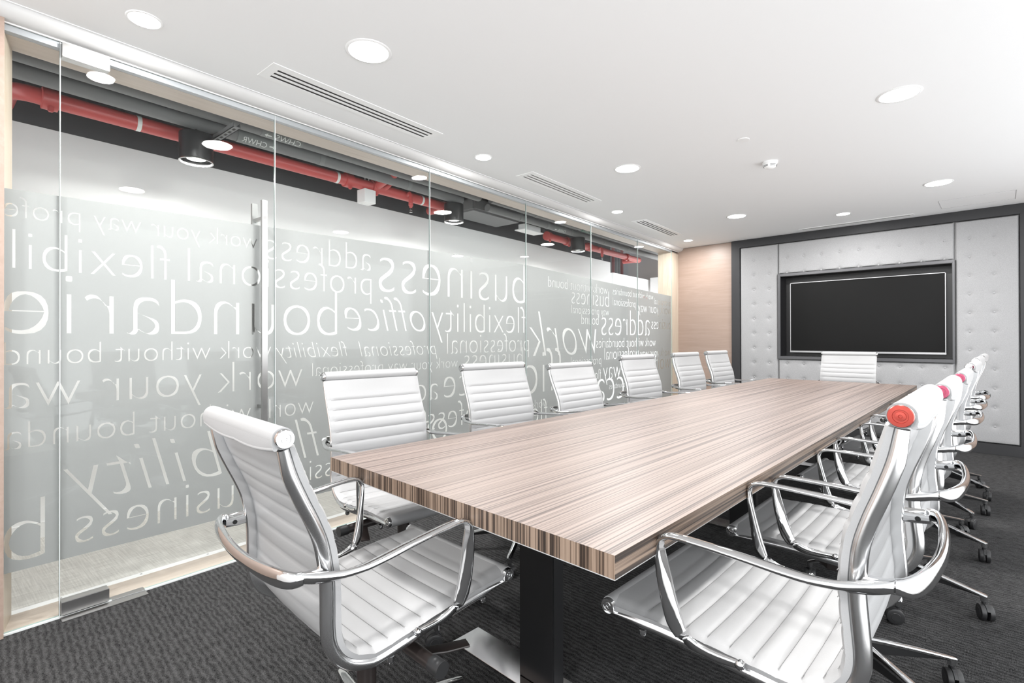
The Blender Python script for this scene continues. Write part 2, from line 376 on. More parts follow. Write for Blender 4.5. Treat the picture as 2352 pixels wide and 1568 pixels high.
def text_splines(txt, thin=0.0, italic=0):
    tcu = bpy.data.curves.new('t', 'FONT'); tcu.body = txt; tcu.size = 1.0; tcu.shear = 0.28 if italic else 0.0; tcu.resolution_u = 5
    tcu.space_character = 1.0
    to = bpy.data.objects.new('t', tcu); COL.objects.link(to)
    bpy.context.view_layer.update()
    cu = to.to_curve(bpy.context.evaluated_depsgraph_get(), apply_modifiers=False)
    out = []
    for sp in cu.splines:
        if sp.type == 'BEZIER':
            out.append([(q.handle_left.copy(), q.co.copy(), q.handle_right.copy()) for q in sp.bezier_points])
        else:
            out.append([(Vector(q.co[:3]),)*3 for q in sp.points])
    if thin:
        res = []
        for sp in out:
            n = len(sp); q = []
            for i in range(n):
                hl, co, hr = sp[i]
                a = co-hl if (co-hl).length > 1e-5 else co-sp[i-1][1]
                b = hr-co if (hr-co).length > 1e-5 else sp[(i+1) % n][1]-co
                if a.length < 1e-6: a = b
                if b.length < 1e-6: b = a
                a.normalize(); b.normalize()
                n1 = Vector((a.y, -a.x, 0)); n2 = Vector((b.y, -b.x, 0)); den = max(0.35, 1+n1.dot(n2))
                o_ = (n1+n2)/den*thin
                q.append((hl+o_, co+o_, hr+o_))
            res.append(q)
        out = res
    to.to_curve_clear(); bpy.data.objects.remove(to); bpy.data.curves.remove(tcu)
    return out
cache = {}
def flat_text_curve(name, items, rect=None):
    cu = bpy.data.curves.new(name, 'CURVE'); cu.dimensions = '2D'; cu.fill_mode = 'BOTH'; cu.resolution_u = 5
    def add(pts):
        sp = cu.splines.new('BEZIER'); sp.bezier_points.add(len(pts)-1); sp.use_cyclic_u = True
        for q, (a, c, d) in zip(sp.bezier_points, pts):
            q.handle_left_type = q.handle_right_type = 'FREE'
            q.handle_left, q.co, q.handle_right = a, c, d
    if rect:
        x0, x1, y0, y1 = rect
        R = [Vector(p) for p in ((x0, y0, 0), (x1, y0, 0), (x1, y1, 0), (x0, y1, 0))]
        add([(p, p, p) for p in R])
    for txt, xs, yb_, ln, it, thin, mirror in items:
        key = (txt, it, thin)
        if key not in cache: cache[key] = text_splines(txt, thin, it)
        P = cache[key]
        xm = min(c.x for sp in P for _, c, _ in sp); xM = max(c.x for sp in P for _, c, _ in sp)
        k = ln/(xM-xm)
        def T(v): return Vector((xs+(-1 if mirror else 1)*(v.x-xm)*k, yb_+v.y*k, 0))
        for sp in P: add([tuple(T(q) for q in pt) for pt in sp])
    o = bpy.data.objects.new(name, cu); COL.objects.link(o)
    bpy.context.view_layer.update()
    me = bpy.data.meshes.new_from_object(o.evaluated_get(bpy.context.evaluated_depsgraph_get()))
    bpy.data.objects.remove(o); bpy.data.curves.remove(cu)
    return me
def poly_word(txt, xs, y0, ln, it, thin):
    # flattened outlines of one mirrored word in wall coordinates
    key = (txt, it, thin)
    if key not in cache: cache[key] = text_splines(txt, thin, it)
    P = cache[key]
    xm = min(c.x for sp in P for _, c, _ in sp); xM = max(c.x for sp in P for _, c, _ in sp); k = ln/(xM-xm)
    out = []
    for sp in P:
        pts = []; n = len(sp)
        for i in range(n):
            p0, h0 = sp[i][1], sp[i][2]; h1, p1 = sp[(i+1) % n][0], sp[(i+1) % n][1]
            d = p1-p0
            if d.length < 1e-6: continue
            def off(h): return abs((h.x-p0.x)*d.y-(h.y-p0.y)*d.x)/d.length
            m = 1 if (off(h0) < 2e-3 and off(h1) < 2e-3) else 5
            for j in range(m):
                t = j/m; q = p0*(1-t)**3+h0*3*t*(1-t)**2+h1*3*t*t*(1-t)+p1*t**3
                pts.append((xs-(q.x-xm)*k, y0+q.y*k*1.12))
        if len(pts) > 2: out.append(pts)
    return out
def film_mesh(words, rect):
    import numpy as np
    from mathutils.geometry import delaunay_2d_cdt
    x0, x1, y0, y1 = rect
    V = [(x0, y0), (x1, y0), (x1, y1), (x0, y1)]; E = [(0, 1), (1, 2), (2, 3), (3, 0)]; W_ = []
    for t, s_, z_, l_, i_ in words:
        C_ = poly_word(t, s_, z_, l_, i_, THIN); W_.append(C_)
        for c in C_:
            b0 = len(V); V += [(min(max(p[0], x0+1e-4), x1-1e-4), p[1]) for p in c]
            E += [(b0+i, b0+(i+1) % len(c)) for i in range(len(c))]
    vo, eo, fo, *_ = delaunay_2d_cdt([Vector(v) for v in V], E, [], 0, 1e-6, False)
    vo = np.array([(v.x, v.y) for v in vo]); F = np.array([f for f in fo]); cen = vo[F].mean(1)
    hole = np.zeros(len(F), bool)
    for C_ in W_:
        A = np.array([p for c in C_ for p in c]); B = np.array([p for c in C_ for p in c[1:]+c[:1]])
        lo = A.min(0); hi = A.max(0)
        idx = np.nonzero(((cen > lo) & (cen < hi)).all(1))[0]
        if not len(idx): continue
        px, py = cen[idx, 0][:, None], cen[idx, 1][:, None]
        cr = (A[:, 1][None] > py) != (B[:, 1][None] > py)
        dy = B[:, 1]-A[:, 1]; dy[dy == 0] = 1e-12
        xi = A[:, 0][None]+(py-A[:, 1][None])*((B[:, 0]-A[:, 0])/dy)[None]
        hole[idx] |= ((cr & (xi > px)).sum(1) % 2 == 1)
    F = F[~hole]
    me = bpy.data.meshes.new('film'); me.from_pydata([(float(a), float(b), 0) for a, b in vo], [], [tuple(int(i) for i in f) for f in F]); me.update()
    return me
film = film_mesh(WORDS, (S_END[0]+0.001, S_END[-1]-0.001, FILM_Z0, FILM_Z1))
MF = Matrix(((GD.x, 0, GN.x, 0), (GD.y, 0, GN.y, 0), (0, 1, 0, 0), (0, 0, 0, 1)))    # (s, z, t) -> world directions
def film_part(parent, s0, s1):
    bm = bmesh.new(); bm.from_mesh(film)
    for x, sgn in ((s0, 1), (s1, -1)):
        g = bm.verts[:]+bm.edges[:]+bm.faces[:]
        bmesh.ops.bisect_plane(bm, geom=g, plane_co=(x, 0, 0), plane_no=(-sgn, 0, 0), clear_outer=True)
    bmesh.ops.delete(bm, geom=[v for v in bm.verts if not v.link_faces], context='VERTS')
    for v in bm.verts: v.co = Vector((-0.0135, v.co.x, v.co.y))      # (t, s, z)
    me = bpy.data.meshes.new('frosted_film'); bm.to_mesh(me); bm.free(); me.materials.append(M_frost)
    o = bpy.data.objects.new('frosted_film', me); COL.objects.link(o); o.parent = parent
    o['label'] = 'frosted film with mirrored lettering cut out'
    return o
GZ0, GZ1 = 0.006, 2.418
PL = ['narrow fixed glass pane left of the glass door', None, 'frosted glass pane directly right of the door', 'frosted glass pane behind the nearest left chairs',
      'frosted glass pane behind the middle left chairs', 'frosted glass pane fourth right of the door', 'frosted glass pane last before the wooden wall']
wi = 0
for i in range(7):
    s0, s1 = S_END[i]+0.0015, S_END[i+1]-0.0015
    b = MB(); b.box((-0.012, s0, GZ0), (0.0, s1, GZ1))
    for f in b.bm.faces:
        if abs(f.normal.x) < 0.5: f.material_index = 1
    b.bm.normal_update()
    for f in b.bm.faces: f.material_index = 0 if abs(f.normal.x) > 0.5 else 1
    door = i == 1
    if not door: wi += 1
    o = b.obj('door_1' if door else 'window_%d' % wi, [M_glass, M_gedge], mx=MG)
    S(o, 'clear glass door with long steel pull handle' if door else PL[i])
    film_part(o, s0, s1)
    if i >= 1:
        b = MB(); b.box((-0.0118, S_END[i]-0.0015, GZ0), (-0.0002, S_END[i]+0.0015, GZ1)); b.obj('joint_seal', M_seal, parent=o)
    if door:
        for t0, t1 in ((0.045, 0.063), (-0.075, -0.057)):
            dz = 0.0
            h = MB().box((t0, 0.803, 0.70), (t1, 0.833, 1.915)).obj('pull_handle', M_steel, parent=o, bevel=0.001); h['label'] = 'square steel pull bar'
        q = MB()
        for z in (1.82, 0.80): q.box((-0.075, 0.811, z-0.009), (0.063, 0.825, z+0.009))
        q.obj('handle_standoff', M_steel, parent=o)
        for z0, z1 in ((2.355, 2.414), (0.012, 0.066)):
            q = MB(); q.box((-0.03, 0.0, z0), (0.02, 0.160, z1)); q.obj('hinge_patch', M_steel, parent=o, bevel=0.0015)
b = MB(); b.box((0.0125, -0.004, 0.0), (0.062, 0.295, 0.004)); b.box((-0.03, 0.17, 0.0025), (0.012, 0.295, 0.0065))
tag(b.obj('floor_closer_plate', M_steel, mx=MG, bevel=0.0008), 'thin steel cover plate on the floor under the glass door', 'cover plate')

# ------------------------------------------------------------------ lamps and ceiling fittings
def downlight(s, t, r, label, watts, group):
    p = W3(s, t, 0); e = empty('ceiling_downlight', (p.x, p.y, ZC)); tag(e, label, 'ceiling light', group)
    MB().lathe([(r, 0.002), (r, -0.004), (r*1.12, -0.0035), (r*1.16, -0.0005), (r*1.16, 0.002)], n=40).obj('trim_ring', M_whitep, parent=e, smooth=True)
    MB().lathe([(0.0001, -0.0020), (r*0.99, -0.0020), (r*0.99, 0.001)], n=40).obj('diffuser', M_lamp, parent=e)
    ld = bpy.data.lights.new('lamp', 'AREA'); ld.shape = 'DISK'; ld.size = r*1.9; ld.energy = watts; ld.color = (1, 0.99, 0.975)
    lo = bpy.data.objects.new('lamp', ld); COL.objects.link(lo); lo.parent = e; lo.location = (0, 0, -0.0045)
    return e
def st_of(x, y): d = Vector((x, y, 0))-G0; return d.dot(GD), d.dot(GN)
A_ = [(0.204, 'first downlight of the row beside the glass wall, over the door'), (2.241, 'second downlight of the row beside the glass wall, between first two vents'),
      (4.272, 'third downlight of the row beside the glass wall, before the last slot vent'), (6.26, 'farthest downlight of the row beside the glass wall, by the wooden panel')]
for s, lb in A_: downlight(s, 0.347, 0.055, lb, ROOM_W*0.8, 'small downlights beside the glass wall')
for (x, y, lb) in [(-2.06, 1.19, 'large downlight nearest the camera above the left table edge'), (-2.06, 3.40, 'large downlight above the middle left of the table'), (-2.03, 5.55, 'large downlight above the left far chairs')]:
    s, t = st_of(x, y); downlight(s, t, 0.088, lb, ROOM_W*1.4, 'large downlights over the table')
for (x, y, lb) in [(-0.389, 1.25, 'large downlight overhead at the near right, outside the frame'), (-0.389, 3.39, 'large downlight at upper right above the right chair row'), (-0.377, 5.56, 'large downlight nearest the dark frame at the right'), (-0.389, -0.9, 'large downlight behind the camera on the right'), (-2.06, -0.9, 'large downlight behind the camera on the left')]:
    s, t = st_of(x, y); downlight(s, t, 0.088, lb, ROOM_W*1.4, 'large downlights over the table')
s, t = st_of(-1.19, 6.24); downlight(s, t, 0.06, 'small downlight above the television just before the long slot vent', ROOM_W*0.8, None)

def slot_vent(s0, s1, t0, t1, slots, label, m_slot, frame_w=0.02, group=None):
    e = empty('slot_vent', mx=MG @ Matrix.Translation((0, 0, ZC))); tag(e, label, 'air vent', group)
    z0, z1 = -0.0035, 0.0
    b = MB()
    tc = (t0+t1)/2-0.007; sw = 0.019; pitch = 0.0375; ew = 0.045
    edges = [(tc+(k-(slots-1)/2)*pitch-sw/2, tc+(k-(slots-1)/2)*pitch+sw/2) for k in range(slots)]
    b.box((t0, s0, z0), (t1, s0+ew, z1)); b.box((t0, s1-ew, z0), (t1, s1, z1))
    b.box((t0, s0+ew, z0), (edges[0][0], s1-ew, z1)); b.box((edges[-1][1], s0+ew, z0), (t1, s1-ew, z1))
    b.obj('vent_frame', M_whitep, parent=e)
    for k in range(slots-1):
        MB().box((edges[k][1], s0+ew, z0+0.0006), (edges[k+1][0], s1-ew, z1)).obj('blade', M_whitep, parent=e)
    MB().box((t0+0.004, s0+0.02, -0.0010), (t1-0.004, s1-0.02, -0.0004)).obj('dark_backing', m_slot, parent=e)
    return e
slot_vent(0.69, 1.77, 0.262, 0.435, 3, 'slot air vent nearest the camera with dark slots', M_slot, 0.038)
slot_vent(2.715, 3.795, 0.262, 0.435, 3, 'middle slot air vent with paler grey slots', mat('pale slot', (0.22, 0.215, 0.21), 0.8), 0.038)
slot_vent(4.76, 5.85, 0.262, 0.435, 3, 'farthest slot air vent beside the glass wall', M_slot, 0.038)
e = empty('linear_vent', (0, 0, ZC)); tag(e, 'long narrow air vent parallel to the dark frame above the television', 'air vent')
b = MB(); x0, x1, y0, y1 = -1.745, -0.66, 6.745, 6.855
b.box((x0, y0, -.004), (x1, y0+.022, 0)); b.box((x0, y1-.022, -.004), (x1, y1, 0)); b.box((x0, y0+.022, -.004), (x0+.03, y1-.022, 0)); b.box((x1-.03, y0+.022, -.004), (x1, y1-.022, 0)); b.obj('vent_frame', M_whitep, parent=e)
MB().box((x0+.01, y0+.01, -.0025), (x1-.01, y1-.01, -.0005)).obj('grille', M_slotg, parent=e)
# smoke detector, blank cover plate, access hatch
e = empty('smoke_detector', (-1.227, 4.02, ZC)); tag(e, 'white domed smoke detector with dark slots over the table', 'smoke detector')
MB().lathe([(0.052, 0.0), (0.052, -0.012), (0.047, -0.018)], n=36).obj('mount', M_whitep, parent=e, smooth=True)
MB().lathe([(0.046, -0.016), (0.046, -0.024), (0.038, -0.040), (0.026, -0.048), (0.012, -0.052), (0.0005, -0.053)], n=36).obj('dome', M_whitep, parent=e, smooth=True)
b = MB()
for zz, rr in ((-0.027, 0.0455), (-0.034, 0.0425)):
    for k in range(5):
        a0 = k*2*PI/5
        R0 = [(rr*math.cos(a0+j*0.09), rr*math.sin(a0+j*0.09), zz) for j in range(11)]
        b.tube(R0, 0.0016, 6)
b.obj('sensing_slots', M_slot, parent=e)
MB().lathe([(0.0001, -0.004), (0.036, -0.004), (0.038, -0.002), (0.038, 0)], n=36).obj('ceiling_cover_plate', M_whitep, loc=(-1.216, 3.445, ZC), smooth=True)
tag(bpy.data.objects['ceiling_cover_plate'], 'round blank white cover plate beside the smoke detector', 'cover plate')
b = MB(); 
for a, c in (((-0.43, 6.30, -.0015), (-0.426, 6.70, 0)), ((0.10, 6.30, -.0015), (0.104, 6.70, 0)), ((-0.43, 6.30, -.0015), (0.104, 6.304, 0)), ((-0.43, 6.70, -.0015), (0.104, 6.704, 0))): b.box(a, c)
tag(b.obj('access_hatch', M_slotg, loc=(0, 0, ZC)), 'thin outline of a ceiling access hatch near the dark frame', 'hatch')

# ------------------------------------------------------------------ corridor services
def corridor_obj(b, name, m, label, cat, group=None, smooth=True, parent=None):
    o = b.obj(name, m, mx=MG if parent is None else None, smooth=smooth, parent=parent)
    if parent is None: tag(o, label, cat, group)
    return o
def pipe(name, t, z, s0, s1, r, m, label, grp='ceiling pipes in the corridor'):
    e = empty(name, mx=MG); tag(e, label, 'pipe', grp)
    MB().cyl((t, s0, z), (t, s1, z), r, n=24).obj('pipe_run', m, parent=e, smooth=True)
    return e
pA = pipe('grey_pipe', -0.60, 2.478, -2.0, 2.95, 0.042, M_pipe, 'lower grey insulated pipe above the corridor, near the door')
pB = pipe('grey_pipe', -0.46, 2.515, -2.0, 3.05, 0.05, M_pipe, 'upper grey insulated pipe above the corridor, near the door')
pC = pipe('grey_pipe', -0.58, 2.475, 3.3, 8.2, 0.038, M_pipe, 'lower grey pipe above the far half of the corridor')
pD = pipe('grey_pipe', -0.44, 2.515, 3.2, 8.6, 0.04, M_pipe, 'upper grey pipe above the far half of the corridor')
pE = pipe('grey_pipe', -0.98, 2.75, -2.0, 8.8, 0.09, M_dark, 'wide dark duct high above the corridor')
for pp, ss, tt, zz, rr in ((pA, (1.5, 2.3, 3.4), -0.60, 2.478, 0.044), (pC, (3.8, 4.3, 4.8, 5.6, 6.3), -0.58, 2.475, 0.041), (pD, (3.9, 4.6, 5.4), -0.44, 2.515, 0.043)):
    for s in ss:
        if pp is pA and s > 2.9: continue
        MB().cyl((tt, s, zz), (tt, s+0.035, zz), rr, n=24).obj('clamp_band', M_labelbg, parent=pp, smooth=True)
# pipe markings
def pipe_text(parent, txt, s, t, z, r, ang, h, band, length, arrow):
    MB().cyl((t, s-length/2, z), (t, s+length/2, z), r, n=28).obj('marking_band', band, parent=parent, smooth=True)
    me = flat_text_curve('marking', [(txt, 0, 0, 1.0, 0, 0.0, True)])
    xs = [v.co.x for v in me.vertices]; k = (length*0.62)/(max(xs)-min(xs))
    bm = bmesh.new(); bm.from_mesh(me)
    for v in bm.verts:
        ss = v.co.x*k; hh = (v.co.y)*k*1.0
        a = ang+(hh-h/2)/r
        off = length*0.22 if arrow > 0 else length*0.44
        v.co = Vector((t+(r+0.002)*math.cos(a), s+ss+off, z+(r+0.002)*math.sin(a)))
    # arrow
    a0 = s-length*0.44 if arrow < 0 else s+length*0.46
    sg = 1 if arrow < 0 else -1; bm2 = bmesh.new(); m3 = bpy.data.meshes.new('marking_arrow')
    def P(ds, hh): a = ang+hh/r; return bm2.verts.new((t+(r+0.002)*math.cos(a), a0+sg*ds*length, z+(r+0.002)*math.sin(a)))
    tip, w1, w2 = P(0, 0), P(0.07, h*0.4), P(0.07, -h*0.4); s1_, s2_ = P(0.07, h*0.13), P(0.07, -h*0.13)
    bm2.faces.new([tip, w1, s1_, s2_, w2]); bm2.faces.new([s1_, P(0.17, h*0.13), P(0.17, -h*0.13), s2_])
    m2 = bpy.data.meshes.new('marking'); bm2.to_mesh(m3); bm2.free(); m3.materials.append(M_label)
    oa = bpy.data.objects.new('marking_arrow', m3); COL.objects.link(oa); oa.parent = parent
    bm.to_mesh(m2); bm.free(); m2.materials.append(M_label)
    o = bpy.data.objects.new('marking_letters', m2); COL.objects.link(o); o.parent = parent; o['label'] = 'pale letters %s with an arrow' % txt
    return o
pipe_text(pA, 'CHWR', 1.06, -0.60, 2.478, 0.0445, math.radians(-40), 0.035, M_labelbg, 0.25, 1)
pipe_text(pB, 'CHWS', 1.16, -0.46, 2.515, 0.0525, math.radians(-62), 0.035, M_labelbg, 0.27, -1)
pipe_text(pD, 'CHWS', 4.95, -0.44, 2.515, 0.0425, math.radians(-55), 0.03, M_labelgr, 0.25, 1)
pipe_text(pC, 'CHWR', 4.55, -0.58, 2.475, 0.0405, math.radians(-45), 0.03, M_labelbg, 0.25, -1)
# red sprinkler mains
def red_main(s0, s1, z, label, parts):
    e = empty('red_sprinkler_pipe', mx=MG); tag(e, label, 'pipe', 'red sprinkler pipes')
    t = -0.8; r = 0.043
    MB().cyl((t, s0, z), (t, s1, z), r, n=28).obj('pipe_run', M_red, parent=e, smooth=True)
    for kind, s in parts:
        if kind == 'coupling':
            MB().lathe([(0.044, -0.035), (0.056, -0.032), (0.056, 0.032), (0.044, 0.035)], n=28, mx=Matrix.Translation((t, s, z)) @ Matrix.Rotation(PI/2, 4, 'X')).obj('coupling', M_red, parent=e, smooth=True)
            b = MB(); b.box((t+0.02, s-0.012, z-0.075), (t+0.045, s+0.012, z-0.045)); b.obj('coupling_bolt', M_red, parent=e, bevel=0.004)
        elif kind == 'tape':
            MB().cyl((t, s, z), (t, s+0.022, z), r+0.0015, n=28).obj('white_band', M_tape, parent=e, smooth=True)
        elif kind == 'elbow_back':
            pts = [(t, s, z)]+[(t-0.14*(1-math.cos(a)), s+(-1 if s < 1 else 1)*0.14*math.sin(a), z+0.02*a) for a in (0.3, 0.6, 0.9, 1.2, 1.57)]+[(t-0.33, pts_s(s), z+0.03)]
            MB().tube(pts, r, 24).obj('elbow', M_red, parent=e, smooth=True)
        elif kind == 'drop':
            MB().tube([(t+0.035, s, z), (t+0.075, s, z+0.01), (t+0.09, s, z-0.01), (t+0.09, s, z-0.06)], 0.016, 14).obj('drop_pipe', M_red, parent=e, smooth=True)
            MB().lathe([(0.017, 0.0), (0.021, -0.004), (0.021, -0.02), (0.016, -0.024), (0.021, -0.028), (0.02, -0.05), (0.013, -0.056), (0.012, -0.07)], (t+0.09, s, z-0.055), 16).obj('sprinkler_body', M_red, parent=e, smooth=True)
            MB().lathe([(0.011, 0), (0.011, -0.018), (0.004, -0.02), (0.004, -0.034), (0.014, -0.036), (0.014, -0.038), (0.0005, -0.039)], (t+0.09, s, z-0.125), 14).obj('sprinkler_head', M_chrome, parent=e, smooth=True)
        elif kind == 'branch':
            MB().tube([(t, s, z), (t+0.06, s+0.01, z+0.02), (t+0.10, s+0.03, z+0.05), (t+0.11, s+0.17, z+0.055), (t+0.11, s+0.22, z+0.075), (t+0.11, s+0.23, z+0.13)], 0.023, 16).obj('branch_pipe', M_red, parent=e, smooth=True)
            MB().tube([(t, s-0.08, z), (t+0.10, s-0.07, z+0.03), (t+0.30, s-0.05, z+0.09)], 0.036, 18).obj('branch_pipe', M_red, parent=e, smooth=True)
    return e
def pts_s(s): return s+(-0.14 if s < 1 else 0.14)
red_main(0.07, 2.88, 2.447, 'long red sprinkler pipe from the door to the middle of the corridor', [('elbow_back', 0.07), ('coupling', 0.075), ('tape', 0.455), ('tape', 1.757), ('coupling', 1.87), ('coupling', 2.12), ('branch', 2.2), ('drop', 2.44), ('tape', 2.62), ('elbow_back', 2.88)])
red_main(4.62, 7.15, 2.43, 'shorter red sprinkler pipe at the far end of the corridor', [('coupling', 4.65), ('coupling', 5.08), ('coupling', 5.62), ('drop', 5.83), ('coupling', 6.75), ('elbow_back', 7.15)])
# strut, cylinder lamps, boxes
b = MB(); b.box((-0.86, 0.80, 2.405), (-0.30, 0.805, 2.43)); b.box((-0.86, 0.80, 2.405), (-0.30, 0.842, 2.409)); b.box((-0.86, 0.838, 2.405), (-0.30, 0.842, 2.43))
b.mi = 1
for k in range(9): b.box((-0.84+k*0.06, 0.815, 2.4035), (-0.81+k*0.06, 0.828, 2.4055))
tag(b.obj('strut_channel', [M_pipe, M_slot], mx=MG), 'slotted metal strut crossing under the grey pipes', 'bracket')
for s, z, lb in ((0.708, 2.237, 'black cylinder pendant light above the door handle side'), (2.858, 2.254, 'black cylinder pendant light near the middle of the corridor'), (5.021, 2.270, 'small looking black cylinder light at the far corridor end')):
    e = empty('cylinder_light', mx=MG); tag(e, lb, 'ceiling light', 'black cylinder lights in the corridor')
    MB().lathe([(0.090, 0.165), (0.090, 0.0), (0.084, 0.0), (0.083, 0.022), (0.0005, 0.024)], (-0.60, s, z), 36).obj('housing', M_black, parent=e, smooth=True)
    b = MB(); RR = [b.ring([(-0.60+r*math.cos(2*PI*k/36), s+r*math.sin(2*PI*k/36), z+h) for k in range(36)]) for r, h in ((0.0905, 0.008), (0.092, 0.004), (0.092, 0.0), (0.084, -0.0005), (0.0835, 0.004), (0.0905, 0.008))]
    b.skin(RR, True, False); b.obj('rim', M_steel, parent=e, smooth=True)
    MB().lathe([(0.0001, 0.020), (0.05, 0.020), (0.05, 0.023)], (-0.60, s, z), 28).obj('diffuser', M_lampc, parent=e)
    MB().cyl((-0.60, s, z+0.165), (-0.60, s, 3.3), 0.006, n=8).obj('rod', M_black, parent=e)
    ld = bpy.data.lights.new('lamp', 'AREA'); ld.shape = 'DISK'; ld.size = 0.15; ld.energy = COR_W; ld.color = (1, 0.98, 0.95)
    lo = bpy.data.objects.new('lamp', ld); COL.objects.link(lo); lo.parent = e; lo.location = (-0.60, s, z+0.012)
e = empty('sensor_box', mx=MG @ Matrix.Translation((-0.80, 2.045, 2.295)) @ Matrix.Rotation(0.05, 4, 'Z')); tag(e, 'small white cube box hanging on two rods below the red pipe', 'sensor box')
MB().box((-0.052, -0.055, 0), (0.052, 0.055, 0.11)).obj('housing', M_whitep, parent=e, bevel=0.002)
b = MB(); b.cyl((-0.005, -0.012, 0.11), (-0.005, -0.012, 1.0), 0.004, n=8); b.tube([(0.01, 0.01, 0.11), (0.012, 0.012, 0.2), (0.03, 0.05, 0.4), (0.03, 0.05, 1.0)], 0.004, 8); b.obj('suspension_rods', M_tape, parent=e)
MB().lathe([(0.0005, -0.003), (0.025, -0.003), (0.028, 0.0)], n=20).obj('lens', M_whitep, parent=e, smooth=True)
e = empty('emergency_light', mx=MG @ Matrix.Translation((-0.80, 4.27, 2.415))); tag(e, 'white suspended emergency light with flat flange below', 'emergency light')
MB().box((-0.05, -0.14, 0.01), (0.05, 0.16, 0.075)).obj('housing', M_whitep, parent=e, bevel=0.002)
MB().box((-0.075, -0.18, 0), (0.075, 0.19, 0.012)).obj('flange', M_whitep, parent=e, bevel=0.003)
b = MB(); b.cyl((0, -0.1, 0.075), (0, -0.1, 0.88), 0.002, n=6); b.cyl((0, 0.12, 0.075), (0, 0.12, 0.88), 0.002, n=6); b.obj('wire', M_steel, parent=e)
# fan coil unit and plant at the far end
b = MB(); b.box((-1.1, 3.25, 2.47), (-0.72, 4.02, 2.60)); tag(b.obj('fan_coil_unit', M_pipe, mx=MG, bevel=0.02), 'flat grey fan coil unit beyond the middle cylinder light', 'air unit')
b = MB(); b.box((-2.6, 7.16, 0), (-1.25, 9.2, 2.27)); S(b.obj('wall_corridor_far', M_wall, mx=MG), 'lower white partition beyond the end of the corridor wall')
b = MB(); b.box((-1.2, 8.5, 2.02), (-0.3, 9.2, 2.30)); tag(b.obj('bulkhead_box', M_wall, mx=MG, bevel=0.004), 'white boxed bulkhead at the corridor end under the grey wall', 'bulkhead')
b = MB(); b.box((-1.24, 8.9, 0.0), (-0.3, 9.0, 2.02)); S(b.obj('door_2', M_wall, mx=MG), 'white door at the corridor far end')
for k in range(7):
    s = 8.0+0.12*k
    tag(MB().cyl((-1.9, s, 2.27), (-1.9, s, 3.3), 0.035, n=12).obj('riser_pipe', M_pipe if k % 3 else mat('dull red paint', (0.25, 0.1, 0.1), 0.6), mx=MG, smooth=True), 'vertical riser pipe standing above the far white partition', 'pipe', 'riser pipes at the corridor end')
b = MB(); b.lathe([(0.0005, 0.09), (0.03, 0.085), (0.045, 0.06), (0.05, 0.0), (0.0505, -0.01)], n=20)
tag(b.obj('alarm_beacon', M_red, mx=MG @ Matrix.Translation((-1.24, 8.35, 1.86)), smooth=True), 'small red alarm sounder on the far white partition', 'alarm')

# ------------------------------------------------------------------ padded wall, dark frame, television
K = 1.01304
FX0, FX1, FZ1 = -2.616, 0.245, ZC-0.001
e = empty('dark_wall_frame', (0, YW, 0)); tag(e, 'wide charcoal frame around the padded grey wall', 'frame')
fx0, fx1, fz0, fz1 = -2.506, 0.134, 0.106, 2.371
D = 0.05
def bar(n, pts):   # mitred bar: outline in (x, z), extruded toward the room
    b = MB(); A = b.ring([(x, 0, z) for x, z in pts]); B = b.ring([(x, -D, z) for x, z in pts]); b.skin([A, B]); return b.obj(n, M_frame, parent=e, bevel=0.002)
bar('top_bar', [(FX0, FZ1), (FX1, FZ1), (fx1, fz1), (fx0, fz1)]); bar('bottom_bar', [(FX0, 0), (FX1, 0), (fx1, fz0), (fx0, fz0)])
bar('side_bar', [(FX0, 0), (FX0, FZ1), (fx0, fz1), (fx0, fz0)]); bar('side_bar', [(FX1, 0), (FX1, FZ1), (fx1, fz1), (fx1, fz0)])
BX = [(-2.331, -2.145), (-0.232, -0.048)]
cols = [-1.937+0.1889*k for k in range(9)]
zg = [2.182-0.1905*k for k in range(12)]
button_me = None
